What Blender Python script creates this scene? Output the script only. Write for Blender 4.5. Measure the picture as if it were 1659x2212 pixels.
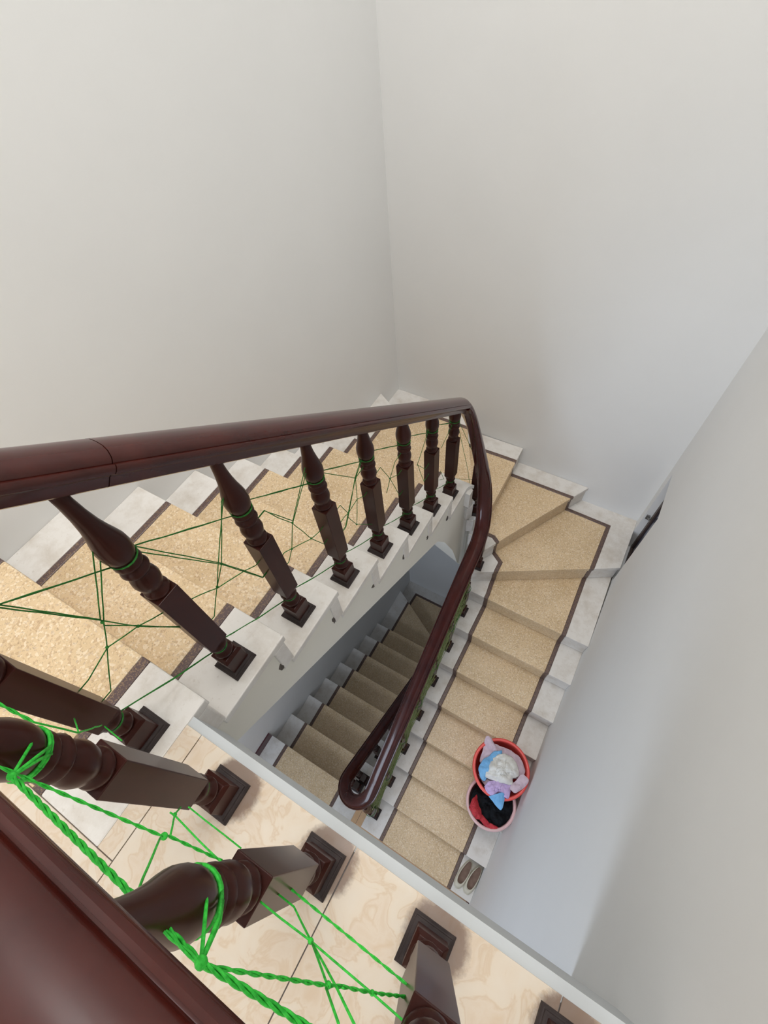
import bpy, bmesh, math, random
from mathutils import Vector, Matrix, noise

random.seed(7)
for o in list(bpy.data.objects):
    bpy.data.objects.remove(o)
scene = bpy.context.scene
C = scene.collection
PI = math.pi

# ------------------------------------------------------------------ camera
R = Vector((0.86324854, 0.49985471, -0.07033656))
U = Vector((-0.38295127, 0.73929596, 0.5538861))
F = Vector((-0.32886211, 0.45120589, -0.82961615))
CAM = Vector((0.58659, 0.02275, 1.19569))
FPX = 1045.76
cd = bpy.data.cameras.new('camera')
cd.sensor_fit = 'VERTICAL'
cd.sensor_height = 24.0
cd.lens = FPX / 2212.0 * 24.0
cd.clip_start = 0.01
cam = bpy.data.objects.new('camera', cd)
C.objects.link(cam)
cam.matrix_world = Matrix(((R.x, U.x, -F.x, CAM.x), (R.y, U.y, -F.y, CAM.y), (R.z, U.z, -F.z, CAM.z), (0, 0, 0, 1)))
scene.camera = cam

# ------------------------------------------------------------------ world, light, exposure
w = bpy.data.worlds.new('world')
scene.world = w
w.use_nodes = True
w.node_tree.nodes['Background'].inputs[0].default_value = (0.80, 0.88, 1.0, 1)
w.node_tree.nodes['Background'].inputs[1].default_value = 0.25


def area(name, loc, rot, sx, sy, power, col):
    l = bpy.data.lights.new(name, 'AREA')
    l.shape = 'RECTANGLE'
    l.size = sx
    l.size_y = sy
    l.energy = power
    l.color = col
    o = bpy.data.objects.new(name, l)
    C.objects.link(o)
    o.location = loc
    o.rotation_euler = rot
    return o


area('skylight', (0.05, 0.85, 5.96), (0, 0, 0), 1.8, 2.5, 165, (1.0, 0.995, 0.985))
area('unseen_window_fill', (0.05, -2.50, 1.35), (math.radians(90), 0, 0), 1.8, 1.7, 14, (1.0, 0.99, 0.975))  # added fill lamp behind the camera, set in an unseen window opening
area('lower_window_daylight', (-0.38, -2.50, -1.45), (math.radians(90), 0, 0), 1.2, 1.3, 42, (0.72, 0.83, 1.0))

scene.view_settings.view_transform = 'Standard'
scene.view_settings.look = 'None'
scene.view_settings.gamma = 1.0
scene.view_settings.use_curve_mapping = False
scene.view_settings.exposure = 0.0


# ------------------------------------------------------------------ materials
def mat(name, base, rough=0.5, spec=0.5, coat=0.0):
    m = bpy.data.materials.new(name)
    m.use_nodes = True
    b = m.node_tree.nodes['Principled BSDF']
    b.inputs['Base Color'].default_value = (*base, 1)
    b.inputs['Roughness'].default_value = rough
    b.inputs['Specular IOR Level'].default_value = spec
    if coat:
        b.inputs['Coat Weight'].default_value = coat
        b.inputs['Coat Roughness'].default_value = 0.09
    return m


class NT:
    def __init__(self, m):
        self.m = m
        self.nt = m.node_tree
        self.b = self.nt.nodes['Principled BSDF']
        self.geo = self.nt.nodes.new('ShaderNodeNewGeometry')

    def n(self, t, **kw):
        x = self.nt.nodes.new(t)
        for k, v in kw.items():
            if k in x.inputs:
                x.inputs[k].default_value = v
            else:
                setattr(x, k, v)
        return x

    def l(self, a, b):
        self.nt.links.new(a, b)

    def pos(self, scale=(1, 1, 1)):
        mp = self.n('ShaderNodeVectorMath', operation='MULTIPLY')
        self.l(self.geo.outputs['Position'], mp.inputs[0])
        mp.inputs[1].default_value = scale
        return mp.outputs[0]

    def noise(self, scale, detail=4, rough=0.55, sc=(1, 1, 1), off=None):
        x = self.n('ShaderNodeTexNoise')
        x.inputs['Scale'].default_value = scale
        x.inputs['Detail'].default_value = detail
        x.inputs['Roughness'].default_value = rough
        self.l(self.pos(sc), x.inputs['Vector'])
        return x.outputs['Fac']

    def voronoi(self, scale, out='Color'):
        x = self.n('ShaderNodeTexVoronoi')
        x.inputs['Scale'].default_value = scale
        self.l(self.pos(), x.inputs['Vector'])
        return x.outputs[out]

    def ramp(self, fac, stops, mode='LINEAR'):
        x = self.n('ShaderNodeValToRGB')
        cr = x.color_ramp
        cr.interpolation = mode
        while len(cr.elements) < len(stops):
            cr.elements.new(0.5)
        for e, (p, c) in zip(cr.elements, stops):
            e.position = p
            e.color = (*c, 1) if len(c) == 3 else c
        self.l(fac, x.inputs[0])
        return x.outputs[0]

    def mix(self, fac, a, b, blend='MIX'):
        x = self.n('ShaderNodeMix', data_type='RGBA', blend_type=blend)
        for s, v in ((0, fac), (6, a), (7, b)):
            if isinstance(v, (int, float)):
                x.inputs[s].default_value = v
            elif isinstance(v, tuple):
                x.inputs[s].default_value = (*v, 1)
            else:
                self.l(v, x.inputs[s])
        return x.outputs[2]

    def bump(self, h, strength=0.2, dist=0.002):
        x = self.n('ShaderNodeBump')
        x.inputs['Strength'].default_value = strength
        x.inputs['Distance'].default_value = dist
        self.l(h, x.inputs['Height'])
        self.l(x.outputs[0], self.b.inputs['Normal'])

    def col(self, c):
        self.l(c, self.b.inputs['Base Color'])


def g(v):
    return (v, v, v)


M = {}


def wall_paint(name, c, dirt=0.06):
    m = mat(name, c, 0.85, 0.25)
    t = NT(m)
    a = t.noise(1.3, 5, 0.6)
    d = tuple(v * (1 - dirt) for v in c)
    t.col(t.ramp(a, [(0.35, d), (0.65, c)]))
    t.bump(t.noise(90, 3), 0.06, 0.002)
    return m


M['wall'] = wall_paint('wall_paint', (0.86, 0.857, 0.842), 0.025)
M['cream'] = wall_paint('cream_stringer_paint', (0.80, 0.765, 0.68), 0.05)
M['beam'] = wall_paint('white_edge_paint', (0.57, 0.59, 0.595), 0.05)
M['ceiling'] = wall_paint('ceiling_paint', (0.78, 0.77, 0.75))

# beige terrazzo with chips
m = mat('beige_terrazzo', (0.6, 0.45, 0.27), 0.38, 0.4)
t = NT(m)
chip = t.voronoi(150)
sep = t.n('ShaderNodeSeparateColor')
t.l(chip, sep.inputs[0])
base = t.ramp(t.noise(5, 4), [(0.3, (0.62, 0.455, 0.265)), (0.7, (0.74, 0.56, 0.35))])
c1 = t.mix(t.ramp(sep.outputs[0], [(0.74, g(0)), (0.84, g(0.55))]), base, (0.84, 0.72, 0.55))
c2 = t.mix(t.ramp(sep.outputs[1], [(0.82, g(0)), (0.88, g(0.35))]), c1, (0.36, 0.20, 0.11))
fine = t.voronoi(420)
sep2 = t.n('ShaderNodeSeparateColor')
t.l(fine, sep2.inputs[0])
c3 = t.mix(t.ramp(sep2.outputs[0], [(0.88, g(0)), (0.94, g(0.35))]), c2, (0.20, 0.13, 0.09))
t.col(c3)
t.bump(t.noise(300, 2), 0.05, 0.001)
M['beige'] = m

# white terrazzo border, scuffed
m = mat('white_terrazzo', (0.70, 0.67, 0.62), 0.45, 0.4)
t = NT(m)
a = t.ramp(t.noise(9, 6, 0.65), [(0.30, (0.60, 0.545, 0.48)), (0.55, (0.75, 0.715, 0.67))])
a = t.mix(t.ramp(t.noise(70, 3), [(0.62, g(0)), (0.72, g(0.35))]), a, (0.50, 0.44, 0.36))
t.col(a)
t.bump(t.noise(60, 4), 0.08, 0.002)
M['white'] = m

# dark divider strip
m = mat('dark_strip', (0.10, 0.07, 0.07), 0.4, 0.4)
t = NT(m)
f2 = t.voronoi(350)
s3 = t.n('ShaderNodeSeparateColor')
t.l(f2, s3.inputs[0])
t.col(t.mix(t.ramp(s3.outputs[0], [(0.70, g(0)), (0.78, g(0.8))]), (0.105, 0.068, 0.066), (0.26, 0.17, 0.10)))
M['strip'] = m

# marbled floor tile
m = mat('marbled_tile', (0.9, 0.75, 0.55), 0.16, 0.5)
t = NT(m)
nv = t.n('ShaderNodeTexNoise')
nv.inputs['Scale'].default_value = 15
nv.inputs['Detail'].default_value = 7
nv.inputs['Distortion'].default_value = 0.9
t.l(t.pos(), nv.inputs['Vector'])
tc = t.ramp(nv.outputs['Fac'], [(0.30, (0.66, 0.515, 0.37)), (0.45, (0.71, 0.595, 0.475)), (0.49, (0.66, 0.52, 0.38)),
                                (0.53, (0.72, 0.615, 0.495)), (0.75, (0.73, 0.645, 0.54))])
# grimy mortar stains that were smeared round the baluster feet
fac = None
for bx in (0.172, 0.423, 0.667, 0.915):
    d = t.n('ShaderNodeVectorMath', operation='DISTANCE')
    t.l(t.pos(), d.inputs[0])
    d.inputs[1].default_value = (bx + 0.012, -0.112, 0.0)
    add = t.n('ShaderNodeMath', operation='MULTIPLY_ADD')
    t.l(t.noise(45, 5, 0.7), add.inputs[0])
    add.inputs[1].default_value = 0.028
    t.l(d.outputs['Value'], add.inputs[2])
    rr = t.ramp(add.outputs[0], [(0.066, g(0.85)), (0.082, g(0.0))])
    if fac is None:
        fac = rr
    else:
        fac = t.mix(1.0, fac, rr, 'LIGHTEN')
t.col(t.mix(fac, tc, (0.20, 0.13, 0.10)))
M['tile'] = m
M['grout'] = mat('grey_grout', (0.22, 0.20, 0.19), 0.9)
m = mat('orange_tile', (0.62, 0.40, 0.22), 0.22, 0.5)
t = NT(m)
t.col(t.ramp(t.noise(8, 5), [(0.3, (0.56, 0.34, 0.18)), (0.7, (0.68, 0.46, 0.28))]))
M['tile_low'] = m


def wood(name, ca, cb, rough, coat):
    m = mat(name, ca, rough, 0.14, coat)
    t = NT(m)
    n = t.noise(14, 5, 0.6, (1, 1, 0.25))
    t.col(t.ramp(n, [(0.3, ca), (0.7, cb)]))
    return m


M['rail'] = wood('lacquered_rail_wood', (0.034, 0.0056, 0.0042), (0.060, 0.0108, 0.0072), 0.26, 0.50)
M['baluster'] = wood('lacquered_baluster_wood', (0.028, 0.0070, 0.0050), (0.048, 0.0125, 0.0086), 0.32, 0.08)
M['plate'] = wood('grey_worn_wood', (0.030, 0.023, 0.022), (0.060, 0.046, 0.044), 0.55, 0)
m = mat('green_rope', (0.02, 0.40, 0.05), 0.6, 0.3)
t = NT(m)
t.col(t.ramp(t.noise(160, 3), [(0.35, (0.015, 0.36, 0.025)), (0.65, (0.05, 0.62, 0.06))]))
M['rope'] = m
m = mat('dark_green_rope', (0.02, 0.16, 0.03), 0.65, 0.25)
t = NT(m)
t.col(t.ramp(t.noise(120, 3), [(0.35, (0.012, 0.115, 0.016)), (0.65, (0.04, 0.23, 0.035))]))
M['rope_thin'] = m
m = mat('faded_green_rope', (0.20, 0.27, 0.09), 0.7, 0.2)
t = NT(m)
t.col(t.ramp(t.noise(60, 3), [(0.35, (0.20, 0.27, 0.09)), (0.65, (0.40, 0.45, 0.22))]))
M['rope_old'] = m
M['chip'] = wall_paint('bare_grey_mortar', (0.12, 0.10, 0.085), 0.4)
M['baseboard'] = mat('maroon_baseboard', (0.075, 0.02, 0.025), 0.35)
M['red'] = mat('red_plastic', (0.84, 0.10, 0.085), 0.32, 0.5)
M['pink'] = mat('pale_pink_plastic', (0.74, 0.50, 0.50), 0.35, 0.5)


def cloth_mat(name, ca, cb):
    m = mat(name, ca, 0.9, 0.2)
    t = NT(m)
    t.col(t.ramp(t.noise(30, 4), [(0.35, ca), (0.65, cb)]))
    t.bump(t.noise(45, 5), 0.5, 0.006)
    return m


M['c_white'] = cloth_mat('white_cotton', (0.72, 0.71, 0.67), (0.80, 0.79, 0.75))
M['c_blue'] = cloth_mat('sky_blue_cotton', (0.17, 0.42, 0.74), (0.24, 0.52, 0.84))
M['c_lilac'] = cloth_mat('lilac_cotton', (0.56, 0.42, 0.72), (0.66, 0.50, 0.80))
M['c_mauve'] = cloth_mat('mauve_cotton', (0.56, 0.43, 0.50), (0.66, 0.53, 0.60))
M['c_black'] = cloth_mat('black_cotton', (0.006, 0.007, 0.009), (0.010, 0.013, 0.016))
M['c_red'] = cloth_mat('red_cotton', (0.42, 0.035, 0.05), (0.56, 0.06, 0.07))
M['shoe'] = mat('off_white_leather', (0.62, 0.58, 0.47), 0.5)
M['insole'] = cloth_mat('taupe_insole', (0.19, 0.125, 0.095), (0.24, 0.16, 0.125))
M['dark_glass'] = mat('dark_blue_pane', (0.012, 0.018, 0.055), 0.15)
M['dark_wood'] = mat('dark_frame_wood', (0.07, 0.045, 0.035), 0.5)
M['metal'] = mat('dull_metal', (0.22, 0.21, 0.20), 0.45)
M['metal'].node_tree.nodes['Principled BSDF'].inputs['Metallic'].default_value = 0.7


# ------------------------------------------------------------------ mesh helpers
def tag(o, label=None, cat=None, group=None, kind=None):
    if label:
        o['label'] = label
    if cat:
        o['category'] = cat
    if group:
        o['group'] = group
    if kind:
        o['kind'] = kind
    return o


def empty(name, loc):
    o = bpy.data.objects.new(name, None)
    o.empty_display_size = 0.05
    C.objects.link(o)
    o.location = loc
    return o


def world_loc(o):
    v = Vector((0, 0, 0))
    while o is not None:
        v = v + o.matrix_parent_inverse.translation + o.location if o.parent else v + o.location
        o = o.parent
    return v


def obj(name, bm, material, parent=None, smooth=False, bevel=0.0, local=False):
    bmesh.ops.remove_doubles(bm, verts=bm.verts, dist=1e-6)
    bmesh.ops.recalc_face_normals(bm, faces=bm.faces)
    me = bpy.data.meshes.new(name)
    bm.to_mesh(me)
    bm.free()
    for p in me.polygons:
        p.use_smooth = smooth
    me.materials.append(M[material] if isinstance(material, str) else material)
    o = bpy.data.objects.new(name, me)
    C.objects.link(o)
    put(o, parent, local)
    if bevel:
        b = o.modifiers.new('bevel', 'BEVEL')
        b.width = bevel
        b.segments = 2
        b.limit_method = 'ANGLE'
        b.angle_limit = math.radians(40)
    return o


def put(o, parent, local=False):
    if parent is not None:
        o.parent = parent
        if not local:
            o.matrix_parent_inverse = Matrix.Translation(-world_loc(parent))


def box(bm, x0, x1, y0, y1, z0, z1):
    v = [bm.verts.new(p) for p in ((x0, y0, z0), (x1, y0, z0), (x1, y1, z0), (x0, y1, z0),
                                   (x0, y0, z1), (x1, y0, z1), (x1, y1, z1), (x0, y1, z1))]
    for f in ((0, 3, 2, 1), (4, 5, 6, 7), (0, 1, 5, 4), (1, 2, 6, 5), (2, 3, 7, 6), (3, 0, 4, 7)):
        bm.faces.new([v[i] for i in f])


def prism(bm, pts, ztop, zbot):
    """pts: plan outline; ztop / zbot: number or list."""
    n = len(pts)
    zt = ztop if isinstance(ztop, (list, tuple)) else [ztop] * n
    zb = zbot if isinstance(zbot, (list, tuple)) else [zbot] * n
    a = [bm.verts.new((p[0], p[1], z)) for p, z in zip(pts, zt)]
    b = [bm.verts.new((p[0], p[1], z)) for p, z in zip(pts, zb)]
    bm.faces.new(a)
    bm.faces.new(list(reversed(b)))
    for i in range(n):
        j = (i + 1) % n
        bm.faces.new((a[j], a[i], b[i], b[j]))


def lathe(bm, prof, seg=20, cx=0, cy=0, z0=0, cap=True):
    rings = []
    for z, r in prof:
        rings.append([bm.verts.new((cx + r * math.cos(2 * PI * i / seg), cy + r * math.sin(2 * PI * i / seg), z0 + z)) for i in range(seg)])
    for a, b in zip(rings[:-1], rings[1:]):
        for i in range(seg):
            j = (i + 1) % seg
            bm.faces.new((a[i], a[j], b[j], b[i]))
    if cap:
        bm.faces.new(list(reversed(rings[0])))
        bm.faces.new(rings[-1])


def smooth_path(pts, per=6):
    """Catmull-Rom through pts."""
    P = [Vector(p) for p in pts]
    P = [P[0] * 2 - P[1]] + P + [P[-1] * 2 - P[-2]]
    out = []
    for i in range(1, len(P) - 2):
        for k in range(per):
            u = k / per
            a, b, c, d = P[i - 1:i + 3]
            out.append(0.5 * ((2 * b) + (c - a) * u + (2 * a - 5 * b + 4 * c - d) * u * u + (3 * b - a - 3 * c + d) * u ** 3))
    out.append(P[-2])
    return out


def sweep(bm, path, prof):
    """Sweep a (side, up) profile along path; the side stays level."""
    rings = []
    n = len(path)
    lastside = None
    for i, p in enumerate(path):
        tg = (path[min(i + 1, n - 1)] - path[max(i - 1, 0)]).normalized()
        side = Vector((tg.y, -tg.x, 0))
        if side.length < 1e-4:
            side = lastside
        side.normalize()
        lastside = side
        up = side.cross(tg)
        rings.append([bm.verts.new(p + side * a + up * b) for a, b in prof])
    m = len(prof)
    for a, b in zip(rings[:-1], rings[1:]):
        for i in range(m):
            j = (i + 1) % m
            bm.faces.new((a[i], a[j], b[j], b[i]))
    bm.faces.new(list(reversed(rings[0])))
    bm.faces.new(rings[-1])


def tube(bm, pts, r, seg=6, twist=0.0):
    P = [Vector(p) for p in pts]
    rings = []
    ref = Vector((0.31, 0.17, 0.93))
    for i, p in enumerate(P):
        tg = (P[min(i + 1, len(P) - 1)] - P[max(i - 1, 0)]).normalized()
        a = tg.cross(ref)
        if a.length < 1e-3:
            a = tg.cross(Vector((1, 0, 0)))
        a.normalize()
        b = tg.cross(a)
        rings.append([bm.verts.new(p + r * (a * math.cos(2 * PI * k / seg) + b * math.sin(2 * PI * k / seg))) for k in range(seg)])
    for a, b in zip(rings[:-1], rings[1:]):
        for i in range(seg):
            j = (i + 1) % seg
            bm.faces.new((a[i], a[j], b[j], b[i]))
    bm.faces.new(list(reversed(rings[0])))
    bm.faces.new(rings[-1])


# ------------------------------------------------------------------ measures
T = 0.25
RI = 0.171527
H = 21 * RI
XL, XR, YF, YB = -1.0, 1.068, 2.617, -2.6
ZTOP, ZLOW = 6.0, -7.0
YE = -0.065          # landing edge over the well


def zk(k):
    return -k * RI


# ------------------------------------------------------------------ room shell
def struct(name, bm, material, label=None):
    o = obj(name, bm, material)
    tag(o, label, None, None, 'structure')
    return o


b = bmesh.new()
box(b, XL - 0.15, XL, YB, YF, ZLOW, ZTOP)
struct('wall_left', b, 'wall', 'plain off-white wall beside the upper flight on the left')
b = bmesh.new()
box(b, XL - 0.15, XR + 0.15, YF, YF + 0.15, ZLOW, ZTOP)
struct('wall_far', b, 'wall', 'tall plain off-white wall behind the turn of the stair')
HY0, HY1, HZ0, HZ1 = 2.135, 2.513, zk(12) - 0.20, -1.365
b = bmesh.new()
box(b, XR, XR + 0.15, YB, HY0, ZLOW, ZTOP)
box(b, XR, XR + 0.15, HY1, YF, ZLOW, ZTOP)
box(b, XR, XR + 0.15, HY0, HY1, ZLOW, HZ0)
box(b, XR, XR + 0.15, HY0, HY1, HZ1, ZTOP)
struct('wall_right', b, 'wall', 'plain grey-white wall along the lower flight on the right')
b = bmesh.new()
WY0, WY1 = YB - 0.15, YB
for z0, z1, wx0, wx1, wz0, wz1 in ((-0.75, ZTOP, -0.85, 0.95, 0.5, 2.2), (ZLOW, -0.75, -0.98, 0.22, -2.10, -0.80)):
    box(b, XL, wx0, WY0, WY1, z0, z1)
    box(b, wx1, XR, WY0, WY1, z0, z1)
    box(b, wx0, wx1, WY0, WY1, z0, wz0)
    box(b, wx0, wx1, WY0, WY1, wz1, z1)
struct('wall_back', b, 'wall', 'off-white wall with window openings behind the landing')
b = bmesh.new()
for x0, x1, y0, y1 in ((XL, XR, YB, -0.45), (XL, XR, 2.15, YF), (XL, -0.9, -0.45, 2.15), (1.0, XR, -0.45, 2.15)):
    box(b, x0, x1, y0, y1, ZTOP - 0.02, ZTOP + 0.1)
struct('ceiling', b, 'ceiling', 'white ceiling around the skylight opening')

# hatch window at the turn
win = empty('window_1', (XR + 0.15, (HY0 + HY1) / 2, HZ0))
tag(win, 'small dark hatch window at the turn of the stair', None, None, 'structure')
b = bmesh.new()
fx0, fx1 = XR + 0.045, XR + 0.08
box(b, fx0, fx1, HY0, HY1, HZ0, HZ0 + 0.05)
box(b, fx0, fx1, HY0, HY1, HZ1 - 0.05, HZ1)
box(b, fx0, fx1, HY0, HY0 + 0.045, HZ0 + 0.05, HZ1 - 0.05)
box(b, fx0, fx1, HY1 - 0.045, HY1, HZ0 + 0.05, HZ1 - 0.05)
obj('window_frame', b, 'dark_wood', win, bevel=0.003)
b = bmesh.new()
box(b, fx0 + 0.012, fx1 - 0.012, HY0 + 0.04, HY1 - 0.04, HZ0 + 0.045, HZ1 - 0.045)
obj('pane', b, 'dark_glass', win)
b = bmesh.new()
box(b, XR + 0.012, XR + 0.035, HY1 - 0.012, HY1, HZ0 + 0.40, HZ0 + 0.44)
tube(b, [(XR + 0.025, HY1 - 0.006, HZ0 + 0.42), (XR + 0.04, HY1 - 0.03, HZ0 + 0.42), (XR + 0.055, HY1 - 0.035, HZ0 + 0.405)], 0.006)
obj('latch', b, 'metal', win)
b = bmesh.new()
box(b, XR + 0.15, XR + 0.17, HY0 - 0.1, HY1 + 0.1, HZ0 - 0.1, HZ1 + 0.1)
obj('shutter', b, 'dark_wood', win)


# floors: a slab of grout with single tiles laid on it
def floor(name, z, material, label, x_cut):
    b = bmesh.new()
    box(b, 0.0, XR, YB, YE, z - 0.16, z - 0.006)
    box(b, XL, 0.0, YB, -0.342, z - 0.16, z - 0.006)
    fl = struct(name, b, 'grout', label)
    S = 0.428
    xs = [0.047 + S * i for i in range(-3, 4)]
    ys = [-0.49 - S * i for i in range(-1, 6)]
    for xa, xb_ in zip(xs[:-1], xs[1:]):
        for yb_, ya in zip(ys[:-1], ys[1:]):
            x0, x1 = max(xa, XL), min(xb_, XR)
            y0, y1 = max(ya, YB), min(yb_, YE)
            if x1 - x0 < 0.02 or y1 - y0 < 0.02:
                continue
            rects = [(x0, x1, y0, y1)]
            if x0 < 0 and y1 > -0.342:
                rects = []
                if y0 < -0.36:
                    rects.append((x0, x1, y0, -0.342))
                if x1 > 0:
                    rects.append((0.0, x1, max(y0, -0.342), y1))
            for q in rects:
                b = bmesh.new()
                e = 0.0011
                box(b, q[0] + (0 if q[0] == 0 else e), q[1] - e, q[2] + e, q[3] - (0 if q[3] == YE else e), z - 0.008, z)
                obj('tile', b, material, fl, bevel=0.0008)
    return fl


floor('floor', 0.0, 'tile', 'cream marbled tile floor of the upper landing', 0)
floor('floor.001', -H, 'tile_low', 'orange tiled floor of the landing below', 0)
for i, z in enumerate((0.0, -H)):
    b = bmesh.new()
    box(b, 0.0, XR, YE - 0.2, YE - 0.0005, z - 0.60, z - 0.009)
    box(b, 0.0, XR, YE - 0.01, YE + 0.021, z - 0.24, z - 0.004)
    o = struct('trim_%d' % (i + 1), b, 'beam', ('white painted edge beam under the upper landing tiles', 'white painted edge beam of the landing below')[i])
for nm, x0, x1, y1 in (('baseboard_left', XL, XL + 0.012, -0.002), ('baseboard_right', XR - 0.012, XR, -0.19)):
    b = bmesh.new()
    box(b, x0, x1, YB, y1, -H, -H + 0.11)
    struct(nm, b, 'baseboard', 'dark maroon baseboard on the landing below')


# ------------------------------------------------------------------ stair geometry
WR = 0.057
WY = 1.70


def arc(a):
    return (WR + WR * math.cos(math.radians(a)), WY + WR * math.sin(math.radians(a)))


def dens(path, step=0.05):
    out = []
    for p, q in zip(path[:-1], path[1:]):
        n = max(1, int(math.ceil(math.dist(p, q) / step)))
        for i in range(n):
            u = i / n
            out.append((p[0] + (q[0] - p[0]) * u, p[1] + (q[1] - p[1]) * u))
    out.append(path[-1])
    return out


def offset(path, d):
    """offset to the left of travel (positive) with mitres"""
    out = []
    n = len(path)
    for i, p in enumerate(path):
        a = path[max(i - 1, 0)]
        c = path[min(i + 1, n - 1)]

        def nrm(u, v):
            L = math.dist(u, v) or 1
            return (-(v[1] - u[1]) / L, (v[0] - u[0]) / L)
        n1 = nrm(a, p) if i > 0 else nrm(p, c)
        n2 = nrm(p, c) if i < n - 1 else n1
        s = (n1[0] + n2[0], n1[1] + n2[1])
        L2 = s[0] ** 2 + s[1] ** 2
        k = 2 * d / L2 if L2 > 0.2 else d
        out.append((p[0] + s[0] * k, p[1] + s[1] * k))
    return out


W_path = dens([(0, -0.5), (0, WY)], 0.05)[:-1] + [arc(a) for a in range(180, -1, -8)] + dens([(2 * WR, WY), (2 * WR, -0.5)], 0.05)
O_path = [(XL, -0.5), (XL, YF), (XR, YF), (XR, -0.5)]
I_mid = [(-0.205, -0.5), (-0.205, 1.745), (-0.19, 1.80), (-0.13, 1.86), (-0.03, 1.885), (0.10, 1.88), (0.185, 1.88),
         (0.225, 1.853), (0.294, 1.804), (0.294, 1.729), (0.300, 1.60), (0.300, -0.5)]
S_mid = [(-0.823, -0.5), (-0.823, 2.472), (0.893, 2.472), (0.893, -0.5)]
SW = 0.0145
I_a, I_b = offset(I_mid, -SW), offset(I_mid, SW)
S_a, S_b = offset(S_mid, -SW), offset(S_mid, SW)

NOSE = {-1: ((0, -0.342), (XL, -0.342))}
for k in range(0, 7):
    NOSE[k] = ((0, k * T), (XL, k * T))
NOSE[7] = (arc(118.7), (XL, 7 * T))
NOSE[8] = (arc(100), (XL, 2.355))
NOSE[9] = (arc(78), (-0.40, YF))
NOSE[10] = (arc(41), (0.095, YF))
NOSE[11] = ((2 * WR, 1.643), (0.652, YF))
NOSE[12] = ((2 * WR, 1.612), (XR, 2.162))
for k in range(13, 21):
    y = 1.565 - (k - 13) * T
    NOSE[k] = ((2 * WR, y), (XR, y))


def locate(path, p):
    """(segment, t) of the point of path nearest p"""
    best = None
    for i, (a, c) in enumerate(zip(path[:-1], path[1:])):
        dx, dy = c[0] - a[0], c[1] - a[1]
        L2 = dx * dx + dy * dy
        if L2 == 0:
            continue
        t_ = max(0, min(1, ((p[0] - a[0]) * dx + (p[1] - a[1]) * dy) / L2))
        d = math.hypot(a[0] + dx * t_ - p[0], a[1] + dy * t_ - p[1])
        if best is None or d < best[0] - 1e-9:
            best = (d, i + t_)
    return best[1]


def crossing(path, k):
    (ax, ay), (bx, by) = NOSE[k]
    hits = []
    for i, (p, q) in enumerate(zip(path[:-1], path[1:])):
        r0, r1 = q[0] - p[0], q[1] - p[1]
        s0, s1 = bx - ax, by - ay
        den = r0 * s1 - r1 * s0
        if abs(den) < 1e-12:
            continue
        t_ = ((ax - p[0]) * s1 - (ay - p[1]) * s0) / den
        u_ = ((ax - p[0]) * r1 - (ay - p[1]) * r0) / den
        if -1e-6 <= t_ <= 1 + 1e-6 and -0.02 <= u_ <= 1.02:
            hits.append(i + t_)
    return hits[0] if hits else locate(path, ((ax + bx) / 2, (ay + by) / 2))


CUT = {}


def cut(name, path, k):
    key = (name, k)
    if key not in CUT:
        if name == 'W' or name == 'Wi':
            CUT[key] = locate(path, NOSE[k][0])
        elif name == 'O':
            CUT[key] = locate(path, NOSE[k][1])
        else:
            CUT[key] = crossing(path, k)
    return CUT[key]


def pt(path, u):
    i = min(int(u), len(path) - 2)
    f = u - i
    a, c = path[i], path[i + 1]
    return (a[0] + (c[0] - a[0]) * f, a[1] + (c[1] - a[1]) * f)


def sub(name, path, k):
    u0, u1 = cut(name, path, k - 1), cut(name, path, k)
    out = [pt(path, u0)]
    i = int(math.floor(u0)) + 1
    while i < u1 - 1e-6:
        if i > u0 + 1e-6:
            out.append(path[i])
        i += 1
    out.append(pt(path, u1))
    res = [out[0]]
    for p in out[1:]:
        if math.dist(p, res[-1]) > 1e-4:
            res.append(p)
    return res


PATHS = {'W': W_path, 'Ia': I_a, 'Ib': I_b, 'Sa': S_a, 'Sb': S_b, 'O': O_path}
SLAB = 0.034
OVER = 0.010


def back_shift(k, p, d=0.015):
    """move a point of nosing line k a little back under its own tread"""
    (ax, ay), (bx, by) = NOSE[k]
    L = math.dist((ax, ay), (bx, by))
    nx, ny = -(by - ay) / L, (bx - ax) / L
    if k <= 8:
        if ny > 0:
            nx, ny = -nx, -ny
    elif k <= 10:
        if nx > 0:
            nx, ny = -nx, -ny
    elif ny < 0:
        nx, ny = -nx, -ny
    return (p[0] + nx * d, p[1] + ny * d)


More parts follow.
